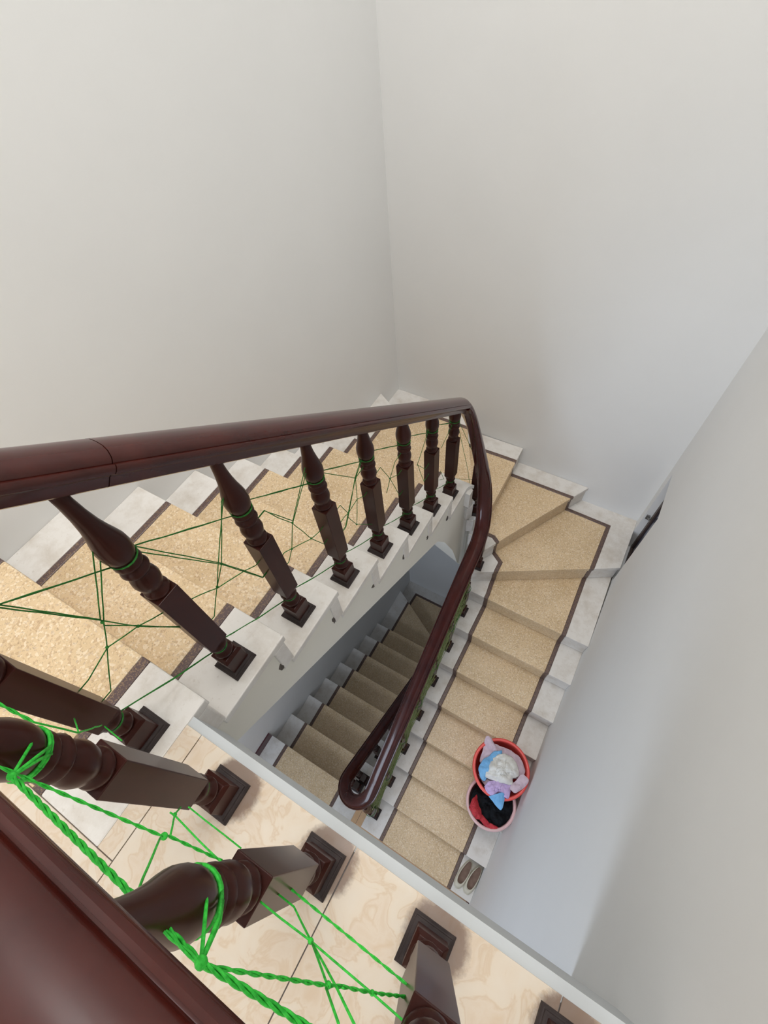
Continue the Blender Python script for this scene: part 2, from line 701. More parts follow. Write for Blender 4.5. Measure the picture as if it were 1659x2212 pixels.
def band(bm, k, na, nb, lift=0.0):
    A = sub(na, PATHS[na], k)
    B = sub(nb, PATHS[nb], k)
    if k >= 1:      # the tread runs a little way in under the riser above it
        A = [back_shift(k - 1, A[0], 0.022)] + A[1:]
        B = [back_shift(k - 1, B[0], 0.022)] + B[1:]
    loop = A + list(reversed(B))
    res = []
    for p in loop:
        if not res or math.dist(p, res[-1]) > 1e-4:
            res.append(p)
    if math.dist(res[0], res[-1]) < 1e-4:
        res.pop()
    zt = zk(k)
    prism(bm, res, zt + lift, zt - SLAB)
    # riser below the front edge (set back under the nosing)
    p, q = A[-1], B[-1]
    (ax, ay), (bx, by) = NOSE[k]
    L = math.dist((ax, ay), (bx, by))
    d = ((bx - ax) / L, (by - ay) / L)
    # back direction: towards the tread
    cxm = sum(v[0] for v in res) / len(res)
    cym = sum(v[1] for v in res) / len(res)
    nx, ny = -d[1], d[0]
    mx, my = (p[0] + q[0]) / 2, (p[1] + q[1]) / 2
    if k < 0:
        return
    if (cxm - mx) * nx + (cym - my) * ny < 0:
        nx, ny = -nx, -ny
    o0, o1 = OVER - lift, 0.058
    quad = [(p[0] + nx * o0, p[1] + ny * o0), (q[0] + nx * o0, q[1] + ny * o0), (q[0] + nx * o1, q[1] + ny * o1), (p[0] + nx * o1, p[1] + ny * o1)]
    if math.dist(p, q) > 1e-3:
        prism(bm, quad, zt - SLAB + 0.001, zk(k + 1))


stair = empty('staircase', (0.0, 0.0, -H))
tag(stair, 'terrazzo staircase winding down from the upper landing to the floor below', 'staircase', 'terrazzo stairs')
steps = []
for k in range(0, 21):
    b = bmesh.new()
    band(b, k, 'W', 'Ia')
    st = obj('step', b, 'white', stair, bevel=0.004)
    b = bmesh.new()
    band(b, k, 'Sb', 'O')
    obj('wall_border', b, 'white', st, bevel=0.004)
    b = bmesh.new()
    band(b, k, 'Ib', 'Sa')
    obj('terrazzo_panel', b, 'beige', st, bevel=0.004)
    b = bmesh.new()
    band(b, k, 'Ia', 'Ib', 0.0006)
    obj('inlay_strip', b, 'strip', st, bevel=0.004)
    b = bmesh.new()
    band(b, k, 'Sa', 'Sb', 0.0006)
    obj('inlay_strip', b, 'strip', st, bevel=0.004)
    steps.append(st)

# body of the stair with its sloping soffit and cream stringer face
Wi = offset(W_path, 0.004)
PATHS['Wi'] = Wi
SOF = [(-0.5, -0.05), (1.32, -1.252), (1.425, -1.424), (1.50, -1.594), (1.57, -1.752), (1.62, -1.905), (1.70, -2.16)]


def soffit_inner(p):
    x, y = p
    if x < WR - 1e-6 and y <= WY:
        if y <= 1.32:
            return -0.381 - 0.66 * y
        for (y0, z0), (y1, z1) in zip(SOF[1:-1], SOF[2:]):
            if y <= y1:
                return z0 + (z1 - z0) * (y - y0) / (y1 - y0)
        return -2.16
    if y > WY:
        a = math.degrees(math.atan2(y - WY, x - WR))
        return -2.16 - 0.36 * (180 - a) / 180
    return -2.52 - 0.686 * (WY - y)


def resample(path, n):
    L = [0.0]
    for p, q in zip(path[:-1], path[1:]):
        L.append(L[-1] + math.dist(p, q))
    out = []
    for i in range(n):
        d = L[-1] * i / (n - 1)
        j = 0
        while j < len(L) - 2 and L[j + 1] < d:
            j += 1
        f = (d - L[j]) / max(1e-9, L[j + 1] - L[j])
        out.append((path[j][0] + (path[j + 1][0] - path[j][0]) * f, path[j][1] + (path[j + 1][1] - path[j][1]) * f))
    return out


def z_outer(k):
    if k <= 7:
        return -0.381 - 0.165 * k
    return zk(k) - 0.34 - 0.007 * (k - 7)


b = bmesh.new()
for k in range(0, 21):
    A = sub('Wi', Wi, k)
    B = sub('O', O_path, k)
    A[-1] = back_shift(k, A[-1])
    B[-1] = back_shift(k, B[-1])
    if k == 0:
        A, B = [(A[-1][0], YE), A[-1]], [(XL, YE), B[-1]]
    else:
        A[0] = back_shift(k - 1, A[0])
        B[0] = back_shift(k - 1, B[0])
    N = 12
    A, B = resample(A, N), resample(B, N)
    top = zk(k) - SLAB + 0.002
    zo0 = z_outer(k - 1) if k else -0.338
    vA = [b.verts.new((p[0], p[1], min(soffit_inner(p), top - 0.01))) for p in A]
    vB = [b.verts.new((p[0], p[1], zo0 + (z_outer(k) - zo0) * i / (N - 1))) for i, p in enumerate(B)]
    tA = [b.verts.new((p[0], p[1], top)) for p in A]
    tB = [b.verts.new((p[0], p[1], top)) for p in B]
    for i in range(N - 1):
        b.faces.new((vA[i], vA[i + 1], vB[i + 1], vB[i]))
        b.faces.new((tA[i + 1], tA[i], tB[i], tB[i + 1]))
        b.faces.new((tA[i], tA[i + 1], vA[i + 1], vA[i]))
        b.faces.new((tB[i + 1], tB[i], vB[i], vB[i + 1]))
    b.faces.new((tA[0], vA[0], vB[0], tB[0]))
    b.faces.new((tA[-1], tB[-1], vB[-1], vA[-1]))
obj('stair_soffit', b, 'cream', stair)
for k in range(0, 7):
    b = bmesh.new()
    y0 = k * T - 0.062 + random.uniform(-0.004, 0.004)
    z0 = zk(k + 1) + 0.002
    n = 9
    hh = random.uniform(0.035, 0.075)
    pts = [(y0 + 0.019 * math.cos(2 * PI * i / n) * random.uniform(0.3, 1.0), z0 + hh * 0.5 + hh * 0.5 * math.sin(2 * PI * i / n) * random.uniform(0.6, 1.0)) for i in range(n)]
    a_ = [b.verts.new((-0.0042, p[0], p[1])) for p in pts]
    c_ = [b.verts.new((-0.0010 + random.uniform(-0.001, 0.0012), p[0] * 0.75 + y0 * 0.25, p[1] * 0.75 + (z0 + hh / 2) * 0.25)) for p in pts]
    for i in range(n):
        b.faces.new((a_[i], a_[(i + 1) % n], c_[(i + 1) % n], c_[i]))
    b.faces.new(c_)
    obj('chipped_plaster', b, 'chip', stair)


def copy_tree(o, parent, depth=0):
    c = o.copy()
    C.objects.link(c)
    if parent is not None:
        mpi = o.matrix_parent_inverse.copy()
        c.parent = parent
        c.matrix_parent_inverse = mpi
    for ch in o.children:
        copy_tree(ch, c, depth + 1)
    return c


low = stair.copy()
C.objects.link(low)
low.location = (0, 0, -2 * H)
low['label'] = 'shaded terrazzo stair going on down below the landing underneath'
for st in steps[:15]:
    copy_tree(st, low)
for ch in stair.children:
    if ch.name.startswith('stair_soffit'):
        copy_tree(ch, low)

# ------------------------------------------------------------------ handrail
HW = 0.048
half = [(0.0, -0.033), (0.028, -0.033), (0.033, -0.029), (0.034, -0.012), (0.037, -0.007), (0.046, -0.003), (0.048, 0.003),
        (0.0475, 0.009), (0.0450, 0.0125), (0.0415, 0.0125), (0.0405, 0.0102), (0.0388, 0.0102), (0.0378, 0.0160), (0.0350, 0.0215), (0.0265, 0.0285), (0.015, 0.0325), (0.0, 0.0335)]
PROF = half + [(-a, c) for a, c in reversed(half[1:-1])]


def rail_c1(y):          # centre of the rail over the straight upper flight
    return 0.891 - 0.1 * y - 0.686 * (y + 0.13)


def rail_c2(y):
    return -(13 + (1.565 - y) / T) * RI + 0.70


hr = empty('handrail', (-0.075, 0.0, 0.0))
tag(hr, 'dark red-brown lacquered wooden handrail winding round the stairwell', 'handrail')
RX1, RX2 = -0.075, 0.160
CXR = (RX1 + RX2) / 2
RR = (RX2 - RX1) / 2


def rail_section(pts, per=5):
    b = bmesh.new()
    sweep(b, smooth_path(pts, per), PROF)
    o = obj('rail_section', b, 'rail', hr, smooth=True)
    m = o.modifiers.new('edge', 'EDGE_SPLIT')
    m.split_angle = math.radians(32)
    return o


ZL = 0.884
rail_section([(XR, -0.13, ZL), (0.8, -0.13, ZL), (0.5, -0.13, ZL), (0.2, -0.13, ZL), (0.06, -0.13, ZL), (0.0, -0.128, ZL), (-0.05, -0.108, ZL - 0.004),
              (-0.072, -0.06, ZL - 0.03), (-0.075, 0.0, rail_c1(0.0) + 0.002), (-0.075, 0.1, rail_c1(0.1)), (-0.075, 0.194, rail_c1(0.194))])
f1 = [(-0.075, y, rail_c1(y)) for y in (0.1955, 0.4, 0.7, 1.0, 1.3, 1.5)]
zb = {180: -0.515, 165: -0.546, 150: -0.598, 135: -0.68, 120: -0.79, 105: -0.915}
zc = {90: -1.04, 80: -1.13, 70: -1.215, 60: -1.295, 50: -1.365, 40: -1.42, 30: -1.465, 20: -1.50, 10: -1.53, 0: -1.56}
BY = 1.675
bend = [(CXR + RR * math.cos(math.radians(a)), BY + RR * math.sin(math.radians(a)), z) for a, z in zb.items()]
bend += [(CXR + RR * math.cos(math.radians(a)), 1.55 + (BY + RR - 1.55) * math.sin(math.radians(a)), z) for a, z in zc.items()]
f2 = [(RX2, y, rail_c2(y)) for y in (1.35, 1.1, 0.85, 0.6, 0.35)]
rail_section(f1 + bend + f2 + [(RX2, 0.2, rail_c2(0.2) - 0.004), (RX2, 0.12, rail_c2(0.12) - 0.015)])
UY = 0.062
zs, ze = rail_c2(0.12) - 0.015, -H + rail_c1(0.12)
un = [(RX2, 0.12, zs), (RX2, UY + 0.01, zs - 0.03)]
for a in range(-15, -180, -15):
    f = -a / 180
    un.append((CXR + RR * math.cos(math.radians(a)), UY + RR * math.sin(math.radians(a)), zs - 0.035 + (ze + 0.03 - zs + 0.035) * f))
un += [(RX1, UY + 0.01, ze + 0.03), (RX1, 0.16, -H + rail_c1(0.16))] + [(RX1, y, -H + rail_c1(y)) for y in (0.4, 0.8, 1.2, 1.6)]
rail_section(un)

# ------------------------------------------------------------------ balusters
LOWER = [(0.094, 0.021), (0.106, 0.026), (0.116, 0.0265), (0.122, 0.020), (0.135, 0.0185), (0.150, 0.021), (0.156, 0.0265), (0.163, 0.0245), (0.172, 0.021)]
UPPER = [(0.488, 0.0215), (0.492, 0.0255), (0.500, 0.0272), (0.507, 0.0255), (0.511, 0.0205), (0.517, 0.0205), (0.528, 0.0262), (0.545, 0.0290),
         (0.562, 0.0262), (0.572, 0.0205), (0.577, 0.0200), (0.581, 0.0255), (0.589, 0.0288), (0.597, 0.0255), (0.601, 0.0205), (0.605, 0.0205),
         (0.609, 0.0255), (0.616, 0.0278), (0.623, 0.0255), (0.630, 0.0210)]
VASE = [(0.630, 0.0210), (0.636, 0.0255), (0.646, 0.0290), (0.660, 0.0305), (0.676, 0.0298), (0.694, 0.0262), (0.712, 0.0220), (0.735, 0.0178), (0.765, 0.0146), (0.80, 0.0128), (0.90, 0.0125)]


def sq(bm, prof):
    rings = []
    for z, h in prof:
        rings.append([bm.verts.new((sx * h, sy * h, z)) for sx, sy in ((-1, -1), (1, -1), (1, 1), (-1, 1))])
    for a, c in zip(rings[:-1], rings[1:]):
        for i in range(4):
            j = (i + 1) % 4
            bm.faces.new((a[i], a[j], c[j], c[i]))
    bm.faces.new(list(reversed(rings[0])))
    bm.faces.new(rings[-1])


def clip_prof(top, P=None):
    out = []
    P = P or VASE
    for (z0, r0), (z1, r1) in zip(P[:-1], P[1:]):
        if z0 < top:
            out.append((z0, r0))
            if z1 >= top:
                f = (top - z0) / (z1 - z0)
                out.append((top, r0 + (r1 - r0) * f))
                break
    return out


proto = {}


def baluster(x, y, z, top, label, group, rot=0.0):
    t_ = empty('baluster', (x, y, z))
    t_.rotation_euler = (0, 0, rot)
    tag(t_, label, 'baluster', group)
    if not proto:
        b = bmesh.new()
        sq(b, [(0, 0.0425), (0.009, 0.0425), (0.013, 0.039), (0.014, 0.037), (0.020, 0.0365), (0.022, 0.033)])
        proto['plate'] = obj('base_plate', b, 'plate', t_, local=True)
        b = bmesh.new()
        sq(b, [(0.018, 0.030), (0.084, 0.030), (0.094, 0.023)])
        proto['block'] = obj('base_block', b, 'baluster', t_, local=True, bevel=0.0015)
        b = bmesh.new()
        lathe(b, LOWER)
        proto['low'] = obj('lower_turning', b, 'baluster', t_, smooth=True, local=True)
        b = bmesh.new()
        sq(b, [(0.168, 0.019), (0.192, 0.0275), (0.490, 0.0275)])
        proto['shaft'] = obj('square_shaft', b, 'baluster', t_, local=True, bevel=0.0015)
        b = bmesh.new()
        lathe(b, UPPER, 24)
        proto['up'] = obj('upper_turning', b, 'baluster', t_, smooth=True, local=True)
    else:
        for p in ('plate', 'block', 'low', 'shaft', 'up'):
            if p == 'up' and top < 0.64:
                b = bmesh.new()
                lathe(b, clip_prof(top, UPPER), 24)
                obj('upper_turning', b, 'baluster', t_, smooth=True, local=True)
                continue
            c = proto[p].copy()
            C.objects.link(c)
            c.parent = t_
    if top < 0.64:
        return t_
    b = bmesh.new()
    lathe(b, clip_prof(top), 24)
    obj('vase_neck', b, 'baluster', t_, smooth=True, local=True)
    return t_


ORD = ['first', 'second', 'third', 'fourth', 'fifth', 'sixth', 'seventh', 'eighth']
BX = -0.077
GU = 'turned balusters of the upper flight'
for k in range(0, 8):
    y = k * T - 0.128
    top = (rail_c1(y) - 0.024 - zk(k)) if k else 0.862
    lab = 'dark turned baluster at the head of the upper flight, beside the tiles' if k == 0 else 'dark turned baluster on the %s step down of the upper flight' % ORD[k - 1]
    baluster(BX, y, zk(k), top, lab, GU)
LBX = [0.172, 0.423, 0.667, 0.915]
for i, x in enumerate(LBX):
    baluster(x, -0.131, 0.0, ZL - 0.024, 'dark turned baluster standing on the tiled landing edge, %s from the stair head' % ORD[i], 'turned balusters along the tiled landing')
baluster(0.024, 1.796, zk(9), 0.53, 'short dark baluster at the tight bend of the stair', 'turned balusters at the bend', 0.3)
baluster(0.150, 1.703, zk(12), 0.60, 'dark baluster just below the tight bend, half hidden by the handrail', 'turned balusters at the bend', 0.1)
for i, k in enumerate(range(14, 21)):
    y = 1.565 - (k - 13) * T + 0.142
    lab = 'dark baluster under the right-hand rail of the descending flight, %s below the bend' % ORD[i]
    baluster(0.1625, y, zk(k), rail_c2(y) - 0.03 - zk(k), lab, 'balusters of the descending flight')
for k in range(0, 7):
    y = k * T - 0.128 + (0.17 if k == 0 else 0)
    lab = 'dark baluster of the shaded lowest flight, %s from its top' % ORD[k]
    top = rail_c1(y) - 0.024 - zk(k)
    baluster(BX, y, zk(k) - H, max(0.66, min(top, 0.84)), lab, 'balusters of the lowest flight')


# ------------------------------------------------------------------ rope nets
def px_ray(u, v):
    return F + R * ((u - 829.5) / FPX) - U * ((v - 1106.0) / FPX)


def on_x(u, v, x=-0.077):
    d = px_ray(u, v)
    return CAM + d * ((x - CAM.x) / d.x)


def on_y(u, v, y=-0.131):
    d = px_ray(u, v)
    return CAM + d * ((y - CAM.y) / d.y)


def cr(ox, oy, s):
    return lambda a, c: (ox + s * a, oy + s * c)


c7 = cr(0, 950, 0.30139)
c1 = cr(0, 800, 0.36166)
c1p = cr(300, 1200, 0.24111)
c2p = cr(600, 1000, 0.24111)
c4p = cr(600, 820, 0.30139)
c4o = cr(0, 1400, 0.42194)
c7b = cr(400, 1700, 0.60277)


def ring(h0, x, y, z, r, n=16, tilt=0.0):
    return [(x + r * math.cos(2 * PI * i / n), y + r * math.sin(2 * PI * i / n), z + h0 + tilt * math.cos(2 * PI * i / n)) for i in range(n + 1)]


def wob(pts, amp, step=0.03):
    out = []
    P = [Vector(p) for p in pts]
    for a, c in zip(P[:-1], P[1:]):
        n = max(1, int((c - a).length / step))
        for i in range(n):
            q = a.lerp(c, i / n)
            if out:
                q = q + Vector((random.uniform(-amp, amp), random.uniform(-amp, amp), random.uniform(-amp, amp)))
            out.append(q)
    out.append(P[-1])
    return out


NETMAT = ['rope_thin']


def strand(net, pts, r=0.0013, amp=0.0006):
    b = bmesh.new()
    tube(b, wob(pts, amp), r, 5)
    return obj('rope_strand', b, NETMAT[0], net, smooth=True)


def pair(net, a, c, off=(0, 0, 0.004), r=0.0013, sag=0.0):
    a, c = Vector(a), Vector(c)
    o = Vector(off)
    mid = (a + c) / 2 - Vector((0, 0, sag))
    strand(net, [a, mid + o * 0.6, c + o], r)
    strand(net, [a - o * 0.5, mid - o * 0.6, c], r)


def knot(net, p, r=0.0035):
    b = bmesh.new()
    bmesh.ops.create_icosphere(b, subdivisions=2, radius=r, matrix=Matrix.Translation(Vector(p)))
    obj('knot', b, NETMAT[0], net, smooth=True)


# upper flight
net = empty('rope_net', (BX, 0.0, -0.6))
tag(net, 'thin green rope netting tied between the balusters of the upper flight', 'rope net')


def tie(k, h):
    return Vector((BX, k * T - 0.128, zk(k) + h))


for k in range(0, 8):
    p = tie(k, 0)
    b = bmesh.new()
    tube(b, ring(0.630, p.x, p.y, p.z, 0.0262, 16, 0.002), 0.0016, 5)
    tube(b, ring(0.633, p.x, p.y, p.z, 0.0268, 16, -0.002), 0.0015, 5)
    obj('rope_loop', b, NETMAT[0], net, smooth=True)
    b = bmesh.new()
    tube(b, ring(0.143, p.x, p.y, p.z, 0.0215, 16), 0.0016, 5)
    tube(b, ring(0.139, p.x, p.y, p.z, 0.0212, 16, 0.002), 0.0016, 5)
    obj('rope_loop', b, NETMAT[0], net, smooth=True)
for k in range(0, 7):
    d1, d2 = Vector((0.0, 0.026, 0)), Vector((0.0, -0.026, 0))
    pair(net, tie(k, 0.630) + d1, tie(k + 1, 0.632) + d2, (0.003, 0, 0.004))
    pair(net, tie(k, 0.141) + d1 * 0.8, tie(k + 1, 0.143) + d2 * 0.8, (0.003, 0, 0.003), sag=0.006)
NETS = [
    [c7(655, 715), c7(720, 1290)], [c7(712, 755), c7(745, 1325)],
    [c7(-120, 1172), c7(0, 1185), c7(720, 1288), c7(750, 1330), c7(990, 1333), c7(1290, 1345)],
    [c7(-120, 1185), c7(0, 1203), c7(720, 1293), c7(990, 1338), c7(1290, 1340)],
    [c7(745, 1325), c7(768, 1490), c1(660, 1915)],
    [c1(530, 1850), c7(770, 1490), c7(990, 1338), c7(1180, 1232), c7(1420, 1117), c7(1559, 1062), c1p(940, 140), c1p(1045, 90)],
    [c7(1600, 430), c1p(715, 0), c1p(702, 290)], [c7(1585, 440), c7(1590, 700), c1p(740, 75), c1p(700, 290), c1p(675, 545)],
    [c7(1095, 788), c7(1590, 885), c1p(1110, 192)], [c7(1115, 820), c7(1590, 893), c1p(1110, 200)],
    [c2p(250, 105), c2p(134, 540)], [c2p(228, 115), c2p(130, 540), c2p(125, 770), c2p(100, 885)],
    [c2p(-120, 430), c2p(130, 515)], [c2p(-120, 425), c2p(0, 490), c2p(130, 540), c2p(300, 675), c2p(412, 728)],
    [c2p(60, 800), c2p(125, 770), c2p(300, 678), c2p(370, 620)],
    [c2p(450, 95), c2p(695, 135)], [c2p(750, -20), c2p(697, 135), c2p(630, 450), c2p(605, 572)],
    [c2p(735, -5), c2p(693, 135), c2p(636, 450), c2p(612, 575)],
    [c2p(697, 135), c2p(712, 325), c2p(708, 550), c2p(840, 550)], [c2p(560, 380), c2p(630, 450), c2p(632, 490), c2p(708, 552)],
    [c2p(600, 480), c2p(630, 450), c2p(712, 325), c2p(775, 295)],
    [c2p(920, 40), c2p(1005, 140), c2p(1092, 290)], [c2p(1050, -10), c2p(1005, 140), c2p(975, 270)], [c2p(1005, 140), c2p(1080, 105)],
    [c4p(1082, 362), c4p(998, 615)], [c4p(1000, 605), c4p(1047, 730)], [c4p(1000, 610), c4p(1056, 642)],
    [c4p(1240, 345), c4p(1172, 490)], [c4p(1165, 655), c4p(1190, 712)], [c4p(1160, 720), c4p(1192, 712)],
]
def tied(P, axis, posts, lim=0.085):
    """carry loose ends on to the post they are tied round"""
    P = [Vector(p) for p in P]
    for e in (0, -1):
        p = P[e]
        best = min(posts, key=lambda v: abs(v - p[axis]))
        d = abs(best - p[axis])
        if 0.012 < d < lim:
            q = P[1] if e == 0 else P[-2]
            dv = p - q
            s_ = (best - p[axis]) / dv[axis] if abs(dv[axis]) > 1e-4 else 9
            n_ = p + dv * s_ if 0 < s_ < 0.6 else p.copy()
            n_[axis] = best
            P = [n_] + P if e == 0 else P + [n_]
    return P


POSTS1 = [k * T - 0.128 for k in range(8)]
for q in NETS:
    strand(net, tied([on_x(*p) for p in q], 1, POSTS1))
for p in (c7(733, 1308), c7(990, 1336), c7(768, 1487), c1p(740, 75), c1p(702, 280), c2p(131, 535), c2p(126, 770), c2p(300, 676), c2p(632, 450), c2p(697, 135),
          c2p(708, 551), c2p(1005, 140), c7(655, 718), c2p(255, 90)):
    knot(net, on_x(*p))
# bend
nb = [Vector((BX, 7 * T - 0.128, zk(7))), Vector((0.024, 1.796, zk(9))), Vector((0.150, 1.703, zk(12)))]
strand(net, [nb[0] + Vector((0.02, 0.02, 0.60)), nb[1] + Vector((-0.02, 0, 0.52))])
strand(net, [nb[0] + Vector((0.02, 0.02, 0.14)), nb[1] + Vector((-0.02, 0, 0.33))])
strand(net, [nb[0] + Vector((0.02, 0.02, 0.55)), (nb[0] + nb[1]) / 2 + Vector((0.01, 0.02, 0.32)), nb[1] + Vector((-0.02, 0, 0.15))])
strand(net, [nb[1] + Vector((0.02, 0, 0.30)), nb[2] + Vector((0, 0.02, 0.36))])
strand(net, [nb[1] + Vector((0.02, 0, 0.10)), nb[2] + Vector((0, 0.02, 0.14))])

NETMAT[0] = 'rope'
# landing
net2 = empty('rope_net', (0.55, -0.131, 0.0))
tag(net2, 'bright green rope netting tied between the landing balusters', 'rope net')
for x in LBX:
    for (h, rr_, th) in ((0.633, 0.0275, 0.0022), (0.628, 0.0270, 0.0020), (0.143, 0.0215, 0.0016)):
        b = bmesh.new()
        tube(b, ring(h, x, -0.131, 0, rr_, 20, 0.004), th, 6)
        obj('rope_loop', b, 'rope', net2, smooth=True)


def braid(net, a, c, r, n, rad):
    """several strands twisted round one another"""
    a, c = Vector(a), Vector(c)
    tg = (c - a).normalized()
    s1 = tg.cross(Vector((0.2, 0.9, 0.3))).normalized()
    s2 = tg.cross(s1)
    L = (c - a).length
    m = max(8, int(L / 0.004))
    for j in range(n):
        b = bmesh.new()
        P = []
        for i in range(m + 1):
            f = i / m
            an = 2 * PI * j / n + f * L / 0.02 * 2 * PI * 0.5
            P.append(a.lerp(c, f) + (s1 * math.cos(an) + s2 * math.sin(an)) * rad)
        tube(b, P, r, 5)
        obj('rope_strand', b, 'rope', net, smooth=True)


def lt(i, h, dx=0.0):
    return Vector((LBX[i] + dx, -0.131, h))


kC = on_y(*c4o(60, 655))
kD = on_y(*c4o(1030, 1610))
braid(net2, lt(0, 0.63) + Vector((0.0, -0.02, 0)), kC, 0.0014, 3, 0.0016)
braid(net2, kC, kD, 0.0014, 3, 0.0017)
braid(net2, kD, lt(2, 0.63, -0.026), 0.0014, 3, 0.0017)
braid(net2, lt(2, 0.63, 0.026), lt(3, 0.63, -0.026), 0.0014, 3, 0.0017)
braid(net2, on_y(*c4o(-260, 150)), on_y(*c4o(175, 380)), 0.0014, 2, 0.0013)
strand(net2, [on_y(*c4o(175, 380)), on_y(*c4o(400, 435)), on_y(*c4o(520, 395))], 0.0014)
LN = [([c4o(110, 655), c4o(830, 962), c4o(865, 962), c4o(1135, 1088)], 2), ([c4o(820, 972), c4o(705, 1245)], 1), ([c4o(872, 960), c4o(895, 850), c4o(925, 815)], 1),
      ([c4o(870, 840), c4o(900, 862), c4o(1095, 1062)], 1), ([c4o(965, 812), c4o(1235, 1025)], 1),
      ([c7b(60, 640), c7b(510, 712), c7b(560, 715), c7b(670, 738), c7b(790, 752)], 2), ([c7b(505, 720), c7b(550, 850)], 1),
      ([c7b(390, 430), c7b(450, 550), c7b(545, 722), c7b(607, 852)], 1), ([c7b(455, 560), c7b(508, 705), c7b(506, 720)], 1),
      ([c7b(340, 470), c7b(450, 552), c7b(670, 738), c7b(785, 842)], 1), ([c7b(412, 392), c7b(800, 712)], 2),
      ([c4o(380, 360), c4o(402, 432)], 1), ([c4o(535, 400), c4o(625, 475)], 1)]
for q, n in LN:
    P = tied([on_y(*p) for p in q], 0, LBX, 0.06)
    if n == 1:
        strand(net2, P, 0.0013, 0.0003)
    else:
        for a_, c_ in zip(P[:-1], P[1:]):
            if (c_ - a_).length > 0.004:
                braid(net2, a_, c_, 0.0011, 2, 0.0010)
for p, r_ in ((c4o(840, 963), 0.0045), (c4o(895, 852), 0.003), (c7b(512, 710), 0.0035), (c7b(450, 552), 0.0035), (c7b(670, 738), 0.003)):
    knot(net2, on_y(*p), r_)
for i_, kp in ((0, kC), (1, kD)):
    for dx_, dy_, dz_ in ((0.024, 0.014, -0.001), (0.019, 0.020, 0.002), (-0.012, 0.025, 0.003)):
        q_ = lt(i_, 0.631 + dz_) + Vector((dx_, dy_, 0))
        strand(net2, [q_, q_.lerp(kp, 0.5) + Vector((0.002, 0.006, 0.0)), kp], 0.0018, 0.0004)
knot(net2, kC, 0.0045)
knot(net2, kD, 0.005)

NETMAT[0] = 'rope_thin'
# descending flight
net3 = empty('rope_net', (0.1625, 0.7, -2.9))
tag(net3, 'dense green rope netting along the descending right-hand flight', 'rope net')
for i, k in enumerate(range(14, 21)):
    y = 1.565 - (k - 13) * T + 0.142
    base_ = Vector((0.1625, y, zk(k)))
    for h, r_ in ((0.632, 0.0272), (0.143, 0.0218), (0.42, 0.040)):
        b = bmesh.new()
        tube(b, ring(h, base_.x, base_.y, base_.z, r_, 14), 0.002, 5)
        obj('rope_loop', b, 'rope_thin', net3, smooth=True)
    nx_ = base_ + Vector((0, -T, -RI))
    if k < 20:
        for h in (0.635, 0.62, 0.15, 0.14, 0.125):
            strand(net3, [base_ + Vector((0.01, -0.02, h)), nx_ + Vector((0.01, 0.02, h - 0.004))], 0.0016, 0.0012)
        b = bmesh.new()
        for j in range(70):
            dx, dx2 = random.uniform(-0.022, 0.034), random.uniform(-0.022, 0.034)
            a_, c_ = random.uniform(0.12, 0.63), random.uniform(0.12, 0.63)
            tube(b, wob([base_ + Vector((dx, -0.01, a_)), nx_ + Vector((dx2, 0.01, c_))], 0.0012, 0.1), 0.0016, 4)
        tag(obj('fine_netting', b, 'rope_old', net3, smooth=True), kind='stuff')

# ------------------------------------------------------------------ baskets and washing
def basket(loc, r_top, r_bot, h, m_body, m_rim, label):
    t_ = empty('laundry_basket', loc)
    tag(t_, label, 'basket', 'plastic laundry baskets')
    b = bmesh.new()
    th = 0.004
    prof = [(0.0, 0.001), (0.0, r_bot)] + [(h * u, r_bot + (r_top - r_bot) * u ** 0.8) for u in (0.1, 0.3, 0.5, 0.7, 0.9, 1.0)]
    inner = [(h * u, r_bot + (r_top - r_bot) * u ** 0.8 - th) for u in (1.0, 0.9, 0.7, 0.5, 0.3, 0.1)] + [(th, r_bot - th), (th, 0.001)]
    lathe(b, prof + inner, 40)
    obj('basket_body', b, m_body, t_, smooth=True, local=True)
    b = bmesh.new()
    n, s = 48, 10
    P = [Vector((r_top * math.cos(2 * PI * i / n), r_top * math.sin(2 * PI * i / n), h)) for i in range(n)]
    rings = []
    for i in range(n):
        rad = Vector((math.cos(2 * PI * i / n), math.sin(2 * PI * i / n), 0))
        rings.append([b.verts.new(P[i] + rad * (0.011 * math.cos(2 * PI * k / s) + 0.003) + Vector((0, 0, 0.008 * math.sin(2 * PI * k / s)))) for k in range(s)])
    for i in range(n):
        a, c = rings[i], rings[(i + 1) % n]
        for k in range(s):
            b.faces.new((a[k], a[(k + 1) % s], c[(k + 1) % s], c[k]))
    obj('rim', b, m_rim, t_, smooth=True, local=True)
    return t_


B1 = Vector((0.862, 0.622, zk(17)))
B2 = Vector((0.898, 0.424, zk(18)))
basket(B1, 0.180, 0.112, 0.315, 'red', 'red', 'bright red round laundry basket of light washing, higher of two on the steps')
basket(B2, 0.160, 0.112, 0.285, 'pink', 'pink', 'pale pink laundry basket of dark washing, lower of two on the steps')


